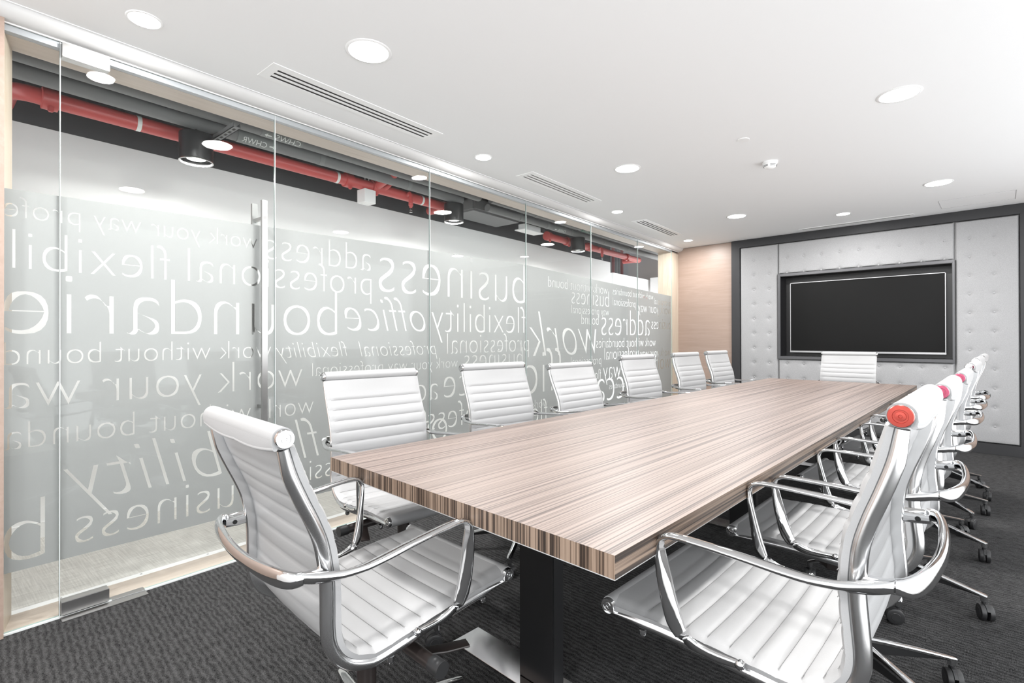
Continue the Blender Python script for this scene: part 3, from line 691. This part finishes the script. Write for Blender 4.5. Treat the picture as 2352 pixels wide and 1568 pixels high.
def padded(name, x0, x1, z0, z1, bx, bz, label):
    global button_me
    e = empty(name, (0, YW, 0)); tag(e, label, 'wall panel', 'padded grey wall panels')
    pts = [(x, z) for x in bx for z in bz if x0 < x < x1 and z0 < z < z1]
    b = MB(); step = 0.0125
    nx = max(4, int((x1-x0)/step)); nz = max(4, int((z1-z0)/step)); T = 0.045; g = 0.002
    V = []
    for j in range(nz+1):
        row = []
        for i in range(nx+1):
            x = x0+g+(x1-x0-2*g)*i/nx; z = z0+g+(z1-z0-2*g)*j/nz
            de = min(x-x0-g, x1-g-x, z-z0-g, z1-g-z); y = T
            if de < 0.022: y -= 0.020*(1-math.sqrt(max(0, 1-(1-de/0.022)**2)))
            for (bx_, bz_) in pts:
                dx, dzz = x-bx_, z-bz_
                if abs(dx) < 0.12 and abs(dzz) < 0.12:
                    r = math.hypot(dx, dzz)
                    y -= 0.011*math.exp(-(r/0.017)**2)+0.0035*math.exp(-(r/0.045)**2)
                    th = math.atan2(dzz, dx)
                    fold = max(0, math.cos(2*(th-0.0)))**6*0.6+max(0, -math.cos(2*th))**6
                    y -= 0.0035*fold*math.exp(-(r/0.04)**2)*min(1, r/0.01)
            row.append(b.bm.verts.new((x, -y, z)))
        V.append(row)
    for j in range(nz):
        for i in range(nx): b.face([V[j][i], V[j][i+1], V[j+1][i+1], V[j+1][i]])
    per = [V[0][i] for i in range(nx+1)]+[V[j][nx] for j in range(1, nz+1)]+[V[nz][i] for i in range(nx-1, -1, -1)]+[V[j][0] for j in range(nz-1, 0, -1)]
    back = [b.bm.verts.new((q.co.x, 0, q.co.z)) for q in per]
    n = len(per)
    for i in range(n): b.face([per[i], back[i], back[(i+1) % n], per[(i+1) % n]])
    b.obj('padding', M_fabric, parent=e, smooth=True)
    for x, z in pts:
        if button_me is None:
            bb = MB(); bb.lathe([(0.0105, 0.0), (0.0110, 0.003), (0.009, 0.0062), (0.005, 0.0078), (0.0004, 0.0082)], n=16, mx=Matrix.Rotation(PI/2, 4, 'X'))
            o = bb.obj('button', M_fabric, parent=e, smooth=True); button_me = o.data
        else:
            o = bpy.data.objects.new('button', button_me); COL.objects.link(o); o.parent = e
        o.location = (x, -(T-0.0150), z)
    return e
S1, S2 = -2.036, -0.344
TZ0, TZ1 = 0.904, 1.977
padded('padded_wall_panel', fx0, S1, fz0, fz1, BX[0], zg, 'tall narrow padded panel left of the television')
padded('padded_wall_panel', S2, fx1, fz0, fz1, BX[1], zg, 'tall padded panel right of the television')
padded('padded_wall_panel', S1, S2, TZ1, fz1, cols, zg, 'long padded panel above the television')
padded('padded_wall_panel', S1, S2, fz0, TZ0, cols, zg, 'long padded panel below the television')
e = empty('television_niche', (0, YW, 0)); tag(e, 'black niche with grey metal surround holding the television', 'niche')
def bar2(n, pts):
    b = MB(); A = b.ring([(x, 0.0, z) for x, z in pts]); B = b.ring([(x, -0.062, z) for x, z in pts]); b.skin([A, B]); return b.obj(n, M_frame2, parent=e, bevel=0.0015)
M_frame2 = mat('grey niche trim', (0.085, 0.085, 0.09), 0.32, 0.3)
ix0, ix1, iz0, iz1 = rx0, rx1, rz0, rz1
bar2('surround_bar', [(S1, TZ1), (S2, TZ1), (ix1, iz1), (ix0, iz1)]); bar2('surround_bar', [(S1, TZ0), (S2, TZ0), (ix1, iz0), (ix0, iz0)])
bar2('surround_bar', [(S1, TZ0), (S1, TZ1), (ix0, iz1), (ix0, iz0)]); bar2('surround_bar', [(S2, TZ0), (S2, TZ1), (ix1, iz1), (ix1, iz0)])
b = MB(); d0 = 0.17; q = 0.004
b.box((ix0, -0.055, iz0), (ix0+q, d0, iz1)); b.box((ix1-q, -0.055, iz0), (ix1, d0, iz1)); b.box((ix0, -0.055, iz0), (ix1, d0, iz0+q)); b.box((ix0, -0.055, iz1-q), (ix1, d0, iz1)); b.box((ix0, d0, iz0), (ix1, d0+0.01, iz1))
b.obj('niche_lining', M_recess, parent=e)
e = empty('television', (0, YW+0.08, 0)); tag(e, 'large switched off flat television with thin silver edge', 'television')
tx0, tx1, tz0, tz1 = -1.930, -0.422, 0.998, 1.866
MB().box((tx0+.01, 0.0, tz0+.01), (tx1-.01, 0.05, tz1-.01)).obj('rear_housing', M_plastic, parent=e)
MB().box((tx0+0.006, -0.004, tz0+0.008), (tx1-0.006, 0.001, tz1-0.006)).obj('screen', M_screen, parent=e)
b = MB(); b.box((tx0, -.007, tz0), (tx0+.007, .012, tz1)); b.box((tx1-.007, -.007, tz0), (tx1, .012, tz1)); b.box((tx0, -.007, tz1-.007), (tx1, .012, tz1)); b.obj('bezel', M_silver, parent=e)
MB().box((tx0-0.002, -0.012, tz0-0.012), (tx1+0.002, 0.012, tz0+0.009)).obj('lower_strip', M_silver, parent=e, bevel=0.002)
MB().box((-1.4, 0.05, 1.2), (-0.95, 0.09, 1.6)).obj('wall_bracket', M_black, parent=e)

# ------------------------------------------------------------------ conference table
TX0, TX0F, TX1, TY0, TY1 = -1.695, -1.735, -0.532, 0.829, 5.636
e = empty('conference_table', ((TX0+TX1)/2, (TY0+TY1)/2, 0)); tag(e, 'long conference table with striped veneer top on black supports', 'table')
inv = Matrix.Translation((-(TX0+TX1)/2, -(TY0+TY1)/2, 0))
b = MB(); z0, z1 = 0.7015, 0.75
P = [(TX0, TY0), (TX1, TY0), (TX1, TY1), (TX0F, TY1)]
A = b.ring([inv @ Vector((x, y, z0+0.002)) for x, y in P]); B = b.ring([inv @ Vector((x, y, z1)) for x, y in P])
b.mi = 0; b.face(B); b.face(A[::-1])
b.mi = 1; b.face([A[0], A[1], B[1], B[0]]); b.face([A[2], A[3], B[3], B[2]])
b.mi = 2; b.face([A[1], A[2], B[2], B[1]]); b.face([A[3], A[0], B[0], B[3]])
b.obj('tabletop', [M_ztop, M_zend, M_zside], parent=e)
b = MB(); A = b.ring([inv @ Vector((x, y, z0)) for x, y in P]); B = b.ring([inv @ Vector((x, y, z0+0.002)) for x, y in P]); b.skin([A, B]); b.obj('edge_lipping', M_edge, parent=e)
for ly in (1.29, 3.19, 5.20):
    cx = -1.118 if ly < 2 else -1.13
    MB().box((cx-0.076, ly-0.027, 0.012), (cx+0.076, ly+0.027, 0.7014), mx=inv).obj('support_column', M_black, parent=e, bevel=0.003)
    MB().box((cx-0.39, ly-0.066, 0.0), (cx+0.39, ly+0.066, 0.012), mx=inv).obj('foot_plate', M_plate, parent=e, bevel=0.001)
MB().box((-1.24, 0.98, 0.672), (-1.00, 5.4, 0.7014), mx=inv).obj('under_beam', M_black, parent=e)

# ------------------------------------------------------------------ chairs
DZS = 0.015    # shell heights relative to the measured eye level
RP = [(-.068, .968), (-.055, .915), (-.036, .862), (-.016, .812), (-.001, .765), (.006, .72), (.009, .675), (.007, .62), (.005, .575), (.008, .542), (.022, .512), (.044, .491), (.07, .478), (.1, .470), (.166, .474), (.264, .482), (.364, .488), (.436, .488), (.498, .484)]
def catmull(P, n):
    out = []
    Q = [Vector((2*P[0][0]-P[1][0], 2*P[0][1]-P[1][1]))]+[Vector(p) for p in P]+[Vector((2*P[-1][0]-P[-2][0], 2*P[-1][1]-P[-2][1]))]
    for i in range(1, len(Q)-2):
        for k in range(8):
            t = k/8; a, b, c, d = Q[i-1:i+3]
            out.append(0.5*((2*b)+(c-a)*t+(2*a-5*b+4*c-d)*t*t+(3*b-a-3*c+d)*t**3))
    out.append(Q[-2])
    # resample by arc length
    L_ = [0]
    for p, q in zip(out, out[1:]): L_.append(L_[-1]+(q-p).length)
    res = []; j = 0
    for k in range(n+1):
        s = L_[-1]*k/n
        while j < len(L_)-2 and L_[j+1] < s: j += 1
        f = (s-L_[j])/(L_[j+1]-L_[j]); res.append(out[j].lerp(out[j+1], f))
    return res, L_[-1]
NCH = 21
PR, PLEN = catmull(RP, NCH*8)
def tangent(R, i): return (R[min(i+1, len(R)-1)]-R[max(i-1, 0)]).normalized()
HW = 0.236

def build_chair():
    root = empty('conference_chair')
    # leather sling with rolled ends
    b = MB(); rings = []; n = len(PR)-1
    for i, p in enumerate(PR):
        T = tangent(PR, i); Nn = Vector((-T.y, T.x)); Nn = Vector((-T.y, T.x))
        # T=(dv,dz); sitter side normal is T rotated by +90 degrees
        ph = (i/8) % 1.0
        end = min(1, i/6, (n-i)/6)
        ch = math.sqrt(abs(math.sin(PI*ph)))
        if i < 14 or i > n-10: ch = 0.85 if not (i == 14) else 0.2
        thk = 0.006+0.012*min(1, end+0.2)
        fe = min(1, (n-i)/10); fs = min(1, i/8)
        thk = 0.018*fe+0.0265*(1-fe) if i > n/2 else 0.018*fs+0.0150*(1-fs)
        sg_ = 0.006*fe*fs
        if i > n-10: ch *= 0.3+0.7*fe
        if i < 14: ch *= 0.25+0.75*fs
        pts = []
        US = [-1, -0.985, -0.94, -0.85, -0.6, -0.3, 0, 0.3, 0.6, 0.85, 0.94, 0.985, 1]
        for q in US:
            edge = max(0, 1-((abs(q)-0.85)/0.15)) if abs(q) > 0.85 else 1
            f = thk*(1 if abs(q) < 0.93 else (0.86 if abs(q) < 0.98 else 0.55))+0.0045*ch*(0.25+0.75*edge)
            u = HW*q*(1.0 if abs(q) < 0.99 else 1.0)
            sag = -sg_*(1-q*q)
            pts.append((u, p.x+Nn.x*(f+sag), p.y+Nn.y*(f+sag)))
        for q in [0.985, 0.8, 0.4, 0, -0.4, -0.8, -0.985]:
            bk = -0.0025*ch if abs(q) < 0.9 else 0.0
            sag = -sg_*(1-q*q)
            pts.append((HW*q, p.x+Nn.x*(bk+sag), p.y+Nn.y*(bk+sag)))
        rings.append(b.ring(pts))
    b.skin(rings)
    b.tube([(-HW+.008, -.078, .988), (HW-.008, -.078, .988)], 0.0215, 24)
    b.tube([(-HW+.006, .503, .494), (HW-.006, .503, .494)], 0.0195, 24)
    # folded flap behind the top roll
    fl_ = []
    for k in range(21):
        q = -1+k/10; dip = (abs(math.sin(q*PI)))*0.004+0.016*(1-q*q)*0.6
        fl_.append((q*(HW-.006), -.094-.001*(1-q*q), .971-dip))
    b.tube(fl_, 0.0048, 10)
    rr_ = []
    for (u, vv, zz) in fl_:
        rr_.append(b.ring([(u, -.0990, .992), (u, (-.0990+vv)/2-.0035, (.988+zz)/2), (u, vv-.0035, zz), (u, vv+.0035, zz), (u, (-.0990+vv)/2+.006, (.988+zz)/2), (u, -.088, .990)]))
    b.skin(rr_)
    sling = b.obj('seat_sling', M_leather, parent=root, smooth=True); sling['label'] = 'white channelled leather seat and back'
    # stitching lines
    b = MB()
    for c in range(2, NCH-1):
        i = c*8; p = PR[i]; T = tangent(PR, i); Nn = Vector((-T.y, T.x))
        thk = 0.0180+0.0008
        pts = [(HW*q, p.x+Nn.x*(thk-0.006*(1-q*q)), p.y+Nn.y*(thk-0.006*(1-q*q))) for q in (-.93, -.6, -.3, 0, .3, .6, .93)]
        b.tube(pts, 0.0007, 5)
    b.obj('stitching', mat_stitch, parent=sling)
    for sg in (-1, 1):
        for (vv, zz, rr) in ((-.078, .988, 0.0185), (.503, .494, 0.0180)):
            mx = Matrix.Translation((sg*(HW-.012), vv, zz)) @ Matrix.Rotation(sg*PI/2, 4, 'Y')
            b = MB(); b.lathe([(rr, 0), (rr, .014), (rr*.93, .017), (rr*.60, .0172), (rr*.57, .0155), (rr*.42, .0155), (rr*.40, .0175), (rr*.16, .0178), (rr*.13, .0155), (0.0003, .0155)], n=32, mx=mx)
            for f in b.bm.faces: f.material_index = 0
            b.obj('end_cap', [M_chrome], parent=root, smooth=True)
        # side rail
        b = MB(); rings = []
        for i in range(0, n+1, 2):
            p = PR[i]; T = tangent(PR, i); Nn = Vector((-T.y, T.x))
            d = 0.026 if i > 10 else 0.020+0.006*i/10
            if i > n-16: d = 0.010+0.016*(n-i)/16
            uo, ui = sg*0.2345, sg*0.2105
            prof_ = [(uo-sg*.004, 0)]+[(uo-sg*(.0125-.0125*math.sin(PI*(.22+.66*j/8))**1.0)*1.0+sg*.001, -d*(.04+.90*j/8)) for j in range(9)]+[(uo-sg*.0105, -d), (ui+sg*.004, -d), (ui, -d*.9), (ui, 0)]
            rings.append(b.ring([(u, p.x+Nn.x*o, p.y+Nn.y*o) for u, o in prof_]))
        b.skin(rings); b.obj('side_rail', M_rail, parent=root, smooth=True)
        # armrest with front upright and foot
        A = [((.232, -.062, .7095), (0, 0.2, 1), .011, .009), ((.243, -.045, .706), (0.3, 0, 1), .0115, .0095), ((.254, -.020, .701), (.6, 0, .8), .012, .009), ((.262, .015, .6965), (.9, 0, .4), .013, .0085), ((.267, .06, .6960), (1, 0, 0.1), .0135, .0075),
             ((.268, .11, .6995), (1, 0, 0), .0135, .0068), ((.268, .18, .7060), (1, 0, 0), .0135, .0062), ((.268, .26, .7110), (1, 0, 0), .0135, .0060), ((.268, .306, .7125), (1, 0, 0), .0135, .0060),
             ((.2675, .328, .7090), (1, 0, 0), .0138, .0060), ((.267, .341, .6990), (1, 0, 0), .0140, .0062), ((.2665, .345, .683), (1, .1, 0), .0142, .0065), ((.2655, .343, .655), (.95, .3, 0), .0158, .0082),
             ((.264, .337, .61), (.8, .6, 0), .0168, .0090), ((.262, .329, .565), (.6, .8, 0), .0175, .0095), ((.259, .320, .530), (.4, .9, .1), .0180, .0092), ((.2565, .308, .508), (.25, .8, .5), .0150, .0075), ((.2545, .288, .494), (.2, .4, .9), .0125, .0070), ((.253, .25, .4865), (.1, 0, 1), .0100, .0065), ((.2515, .205, .4865), (.1, 0, 1), .0085, .006), ((.250, .182, .4885), (.1, 0, 1), .0070, .0055)]
        A = [((sg*a[0], a[1], a[2]), (sg*w[0], w[1], w[2]), h, t) for a, w, h, t in A]
        # smooth the path
        B_ = []
        for i in range(len(A)-1):
            for k in range(3):
                f = k/3
                p0, p1, p2, p3 = [Vector(A[max(0, min(len(A)-1, i+j))][0]) for j in (-1, 0, 1, 2)]
                P_ = 0.5*((2*p1)+(p2-p0)*f+(2*p0-5*p1+4*p2-p3)*f*f+(3*p1-p0-3*p2+p3)*f**3)
                B_.append((P_, Vector(A[i][1]).normalized().lerp(Vector(A[i+1][1]).normalized(), f), A[i][2]*(1-f)+A[i+1][2]*f, A[i][3]*(1-f)+A[i+1][3]*f))
        B_.append(A[-1])
        b = MB(); b.sweep(B_, 16, 2.6); arm = b.obj('armrest', M_chrome, parent=root, smooth=True)
        MB().lathe([(0.0075, 0), (0.0085, .004), (0.0085, .012), (0.005, .015), (0.0003, .0155)], n=16, mx=Matrix.Translation((sg*0.246, .190, .4885)) @ Matrix.Rotation(sg*PI/2, 4, 'Y')).obj('arm_screw', M_chrome, parent=arm, smooth=True)
        # bracket from rail to bow
        b = MB(); b.sweep([((sg*.2225, -.012, .700), (0, 0, 1), .011, .008), ((sg*.222, -.040, .700), (0, 0, 1), .0115, .0075), ((sg*.221, -.066, .702), (0, 0, 1), .010, .008)], 12, 4)
        br = b.obj('rail_bracket', M_chrome, parent=root, smooth=True)
        MB().lathe([(0.0003, 0.0005), (0.0055, 0.0005), (0.0058, -0.002)], n=14, mx=Matrix.Translation((sg*.2125, -.045, .701)) @ Matrix.Rotation(-sg*PI/2, 4, 'Y')).obj('bracket_bolt', M_black, parent=br, smooth=True)
        # small bolts under the rail
        for vv, zz in ((.42, .459), (.135, .443)):
            MB().lathe([(0.0085, 0.004), (0.009, -0.006), (0.006, -0.012), (0.0004, -0.0145)], (sg*.222, vv, zz), 14).obj('rail_bolt', M_chrome, parent=root, smooth=True)
    # bow behind the back
    Pb = []
    for k in range(-12, 13):
        a = k/12
        u = .238*math.sin(a*PI/2)**1 if True else 0
        v = -.060-.043*math.cos(a*PI/2)**0.8 if abs(a) < 1 else -.060
        z = .7095-.0075*(1-abs(a))
        wdir = (0, 0.15, 1)
        h = .0135+.0045*math.sin(PI*min(1, abs(1-abs(a))*1.2))
        Pb.append(((u, v, z), wdir, h, .0092))
    b = MB(); b.sweep(Pb, 16, 2.3); b.obj('arm_bow', M_chrome, parent=root, smooth=True)
    # cross struts under the seat
    for vv, zz in ((.13, .452), (.33, .463)):
        MB().box((-.212, vv-.018, zz-.008), (.212, vv+.018, zz)).obj('cross_strut', M_black, parent=root, bevel=0.002)
    # mechanism
    b = MB()
    A_1 = b.ring([(-.075, .09, .395), (.075, .09, .395), (.075, .09, .452), (-.075, .09, .452)])
    A_2 = b.ring([(-.088, .15, .378), (.088, .15, .378), (.088, .15, .455), (-.088, .15, .455)])
    A_3 = b.ring([(-.088, .25, .378), (.088, .25, .378), (.088, .25, .457), (-.088, .25, .457)])
    A_4 = b.ring([(-.045, .355, .425), (.045, .355, .425), (.045, .355, .461), (-.045, .355, .461)])
    b.skin([A_1, A_2, A_3, A_4]); b.obj('tilt_mechanism', M_brownblack, parent=root, bevel=0.005)
    b = MB(); b.cyl((.05, .215, .412), (.265, .222, .404), .018, .0165, 20); h = b.obj('tension_handle', M_brownblack, parent=root, smooth=True)
    b = MB(); b.cyl((.262, .222, .404), (.298, .224, .403), .0195, n=20); b.obj('handle_knob', M_plastic, parent=h, smooth=True)
    b = MB(); b.sweep([((.20, .235, .398), (1, 0, 0), .016, .003), ((.225, .29, .394), (1, 0, 0), .019, .003), ((.245, .345, .392), (1, 0, 0), .017, .003)], 12, 5); b.obj('height_lever', M_brownblack, parent=root, smooth=True)
    # base
    base = bpy.data.objects.new('swivel_base', None); COL.objects.link(base); base.parent = root; base.location = (0, .20, 0)
    MB().cyl((0, 0, .10), (0, 0, .395), .0255, n=24).obj('gas_column', M_brownblack, parent=base, smooth=True)
    MB().lathe([(.030, .098), (.036, .105), (.037, .150), (.034, .168), (.0262, .172)], n=28).obj('hub', M_chrome, parent=base, smooth=True)
    for k in range(5):
        a = k*2*PI/5; R_ = Matrix.Rotation(a, 4, 'Z')
        b = MB()
        # chrome top blade
        def rg(x, hw, zt, zb): return b.ring([R_ @ Vector(p) for p in ((x, -hw, zb), (x, hw, zb), (x, hw, zt-.003), (x, hw*.7, zt), (x, -hw*.7, zt), (x, -hw, zt-.003))])
        b.skin([rg(.025, .019, .166, .154), rg(.10, .0175, .152, .141), (rg(.20, .0155, .130, .120)), rg(.28, .0145, .111, .102), rg(.325, .0145, .100, .091), rg(.338, .011, .096, .088)])
        b.mi = 1
        def rk(x, hw, zt, zb): return b.ring([R_ @ Vector(p) for p in ((x, -hw*.55, zb), (x, hw*.55, zb), (x, hw, zt), (x, -hw, zt))])
        b.skin([rk(.025, .017, .155, .100), rk(.10, .0155, .142, .104), rk(.20, .0135, .121, .098), rk(.28, .0125, .103, .092), rk(.318, .012, .093, .088)])
        b.mi = 0
        b.cyl(R_ @ Vector((.327, 0, .072)), R_ @ Vector((.327, 0, .094)), .0125, n=16)
        b.obj('base_leg', [M_chrome, M_plastic], parent=base, smooth=True)
        # caster
        ca = a+PI/2+(k*1.3 % 1.0-0.5)*1.2
        c0 = R_ @ Vector((.327, 0, 0)); Rc = Matrix.Translation(c0) @ Matrix.Rotation(ca, 4, 'Z')
        b = MB()
        for sg in (-1, 1):
            b.lathe([(.0003, sg*.0235), (.016, sg*.0235), (.017, sg*.0225), (.027, sg*.0225), (.0305, sg*.021), (.0315, sg*.018), (.0315, sg*.006), (.028, sg*.005), (.0003, sg*.005)][::sg], n=28, mx=Rc @ Matrix.Translation((-.012, 0, .0316)) @ Matrix.Rotation(PI/2, 4, 'X'))
        # hood
        rr = []
        for j in range(9):
            aa = math.radians(20+j*17); x, z = -.012+.034*math.cos(aa), .0316+.034*math.sin(aa)
            x2, z2 = -.012+.026*math.cos(aa), .0316+.026*math.sin(aa)
            rr.append(b.ring([Rc @ Vector(p) for p in ((x, -.005, z), (x, .005, z), (x2, .005, z2), (x2, -.005, z2))]))
        b.skin(rr)
        b.cyl(Rc @ Vector((0, 0, .04)), Rc @ Vector((0, 0, .075)), .0085, n=12)
        b.obj('caster', M_plastic, parent=base, smooth=True)
    return root
mat_stitch = mat('stitching thread', (0.27, 0.27, 0.27), 0.8)
SHELL = ('seat_sling', 'end_cap', 'side_rail', 'armrest', 'rail_bracket', 'rail_bolt', 'arm_bow', 'cross_strut')
def place(root, x, y, ang, dz, tilt, base_rot, label, group, cap=None):
    root.location = (x, y, 0); root.rotation_euler = (0, 0, math.radians(ang)-PI/2)
    tag(root, label, 'chair', group)
    th = math.radians(tilt); R_ = Matrix.Rotation(th, 4, 'X'); p = Vector((0, .2, .45))
    mx = Matrix.Translation((0, 0, dz+DZS)) @ Matrix.Translation(p) @ R_ @ Matrix.Translation(-p)
    ncap = 0
    for ch in root.children:
        nm = ch.name.split('.')[0]
        if nm in SHELL: ch.matrix_local = mx
        elif nm in ('tilt_mechanism', 'tension_handle', 'height_lever'): ch.location = (0, 0, dz+DZS)
        elif nm == 'swivel_base': ch.rotation_euler = (0, 0, math.radians(base_rot))
        if nm == 'end_cap' and cap:
            ncap += 1
            co = ch.data.vertices[0].co
            if co.z > 0.8:
                me = ch.data.copy(); ch.data = me; me.materials.append(cap)
                for f in me.polygons:
                    c = f.center; rad = math.hypot(c.y+.078, c.z-.988)
                    if abs(abs(c.x)-(HW-.012)) > .0145 and rad < .0180: f.material_index = 1
                ch['label'] = 'reddish disc end cap'
# x, y, facing, dz, tilt, base rotation, label, cap
CH = [
 (-1.223, .498, 89.7, -.014, 3.07, 20, 'white leather chair at the near end of the table, seen from behind', 'end', None),
 (-.176, 1.267, 179.8, .025, -2.03, 40, 'nearest white chair on the right side of the table, with reddish cap', 'R', M_redcap),
 (-.168, 2.02, 179.7, .003, -2.8, 24, 'second white chair of the right row, pink cap, behind the nearest', 'R', M_pinkcap),
 (-.182, 2.895, 179.2, -.003, -1.28, 50, 'third white chair of the right row, small pink cap', 'R', M_pinkcap),
 (-.176, 3.714, 178, .007, -1.05, 36, 'fourth white chair of the right row', 'R', None),
 (-.170, 4.40, 178, .012, -1.5, 12, 'fifth white chair of the right row, second from its far end', 'R', None),
 (-.164, 5.12, 178.7, .014, -1.2, 27, 'farthest white chair of the right row, nearest the dark frame', 'R', None),
 (-2.050, 1.245, -3.6, 0.0, 1.0, 10, 'nearest and largest white chair of the left row, beside the glass wall', 'L', None),
 (-2.085, 2.065, -4.5, 0.0, 0.2, 33, 'second white chair of the left row by the glass', 'L', None),
 (-2.045, 2.80, -1.0, -.006, 3.6, 60, 'third white chair of the left row, slightly reclined', 'L', None),
 (-2.070, 3.66, -3.3, .003, -1.2, 22, 'fourth white chair of the left row, just before the wooden wall', 'L', None),
 (-2.070, 4.53, -3.2, .002, -1.7, 5, 'fifth white chair of the left row, in front of the wooden panel edge', 'L', None),
 (-2.075, 5.27, -2.8, .007, -1.1, 48, 'farthest white chair of the left row, against the wooden panel', 'L', None),
 (-1.113, 5.99, -88.6, 0.0, 0.0, 15, 'white chair at the far head of the table below the television', 'head', None)]
GRP = {'R': 'white chairs along the right side of the table', 'L': 'white chairs along the left side of the table', 'end': None, 'head': None}
proto = build_chair()
roots = [proto]+[copy_tree(proto) for _ in CH[1:]]
for r, (x, y, a, dz, tl, br, lb, g, cap) in zip(roots, CH): place(r, x, y, a, dz, tl, br, lb, GRP[g], cap)
bpy.context.view_layer.update()
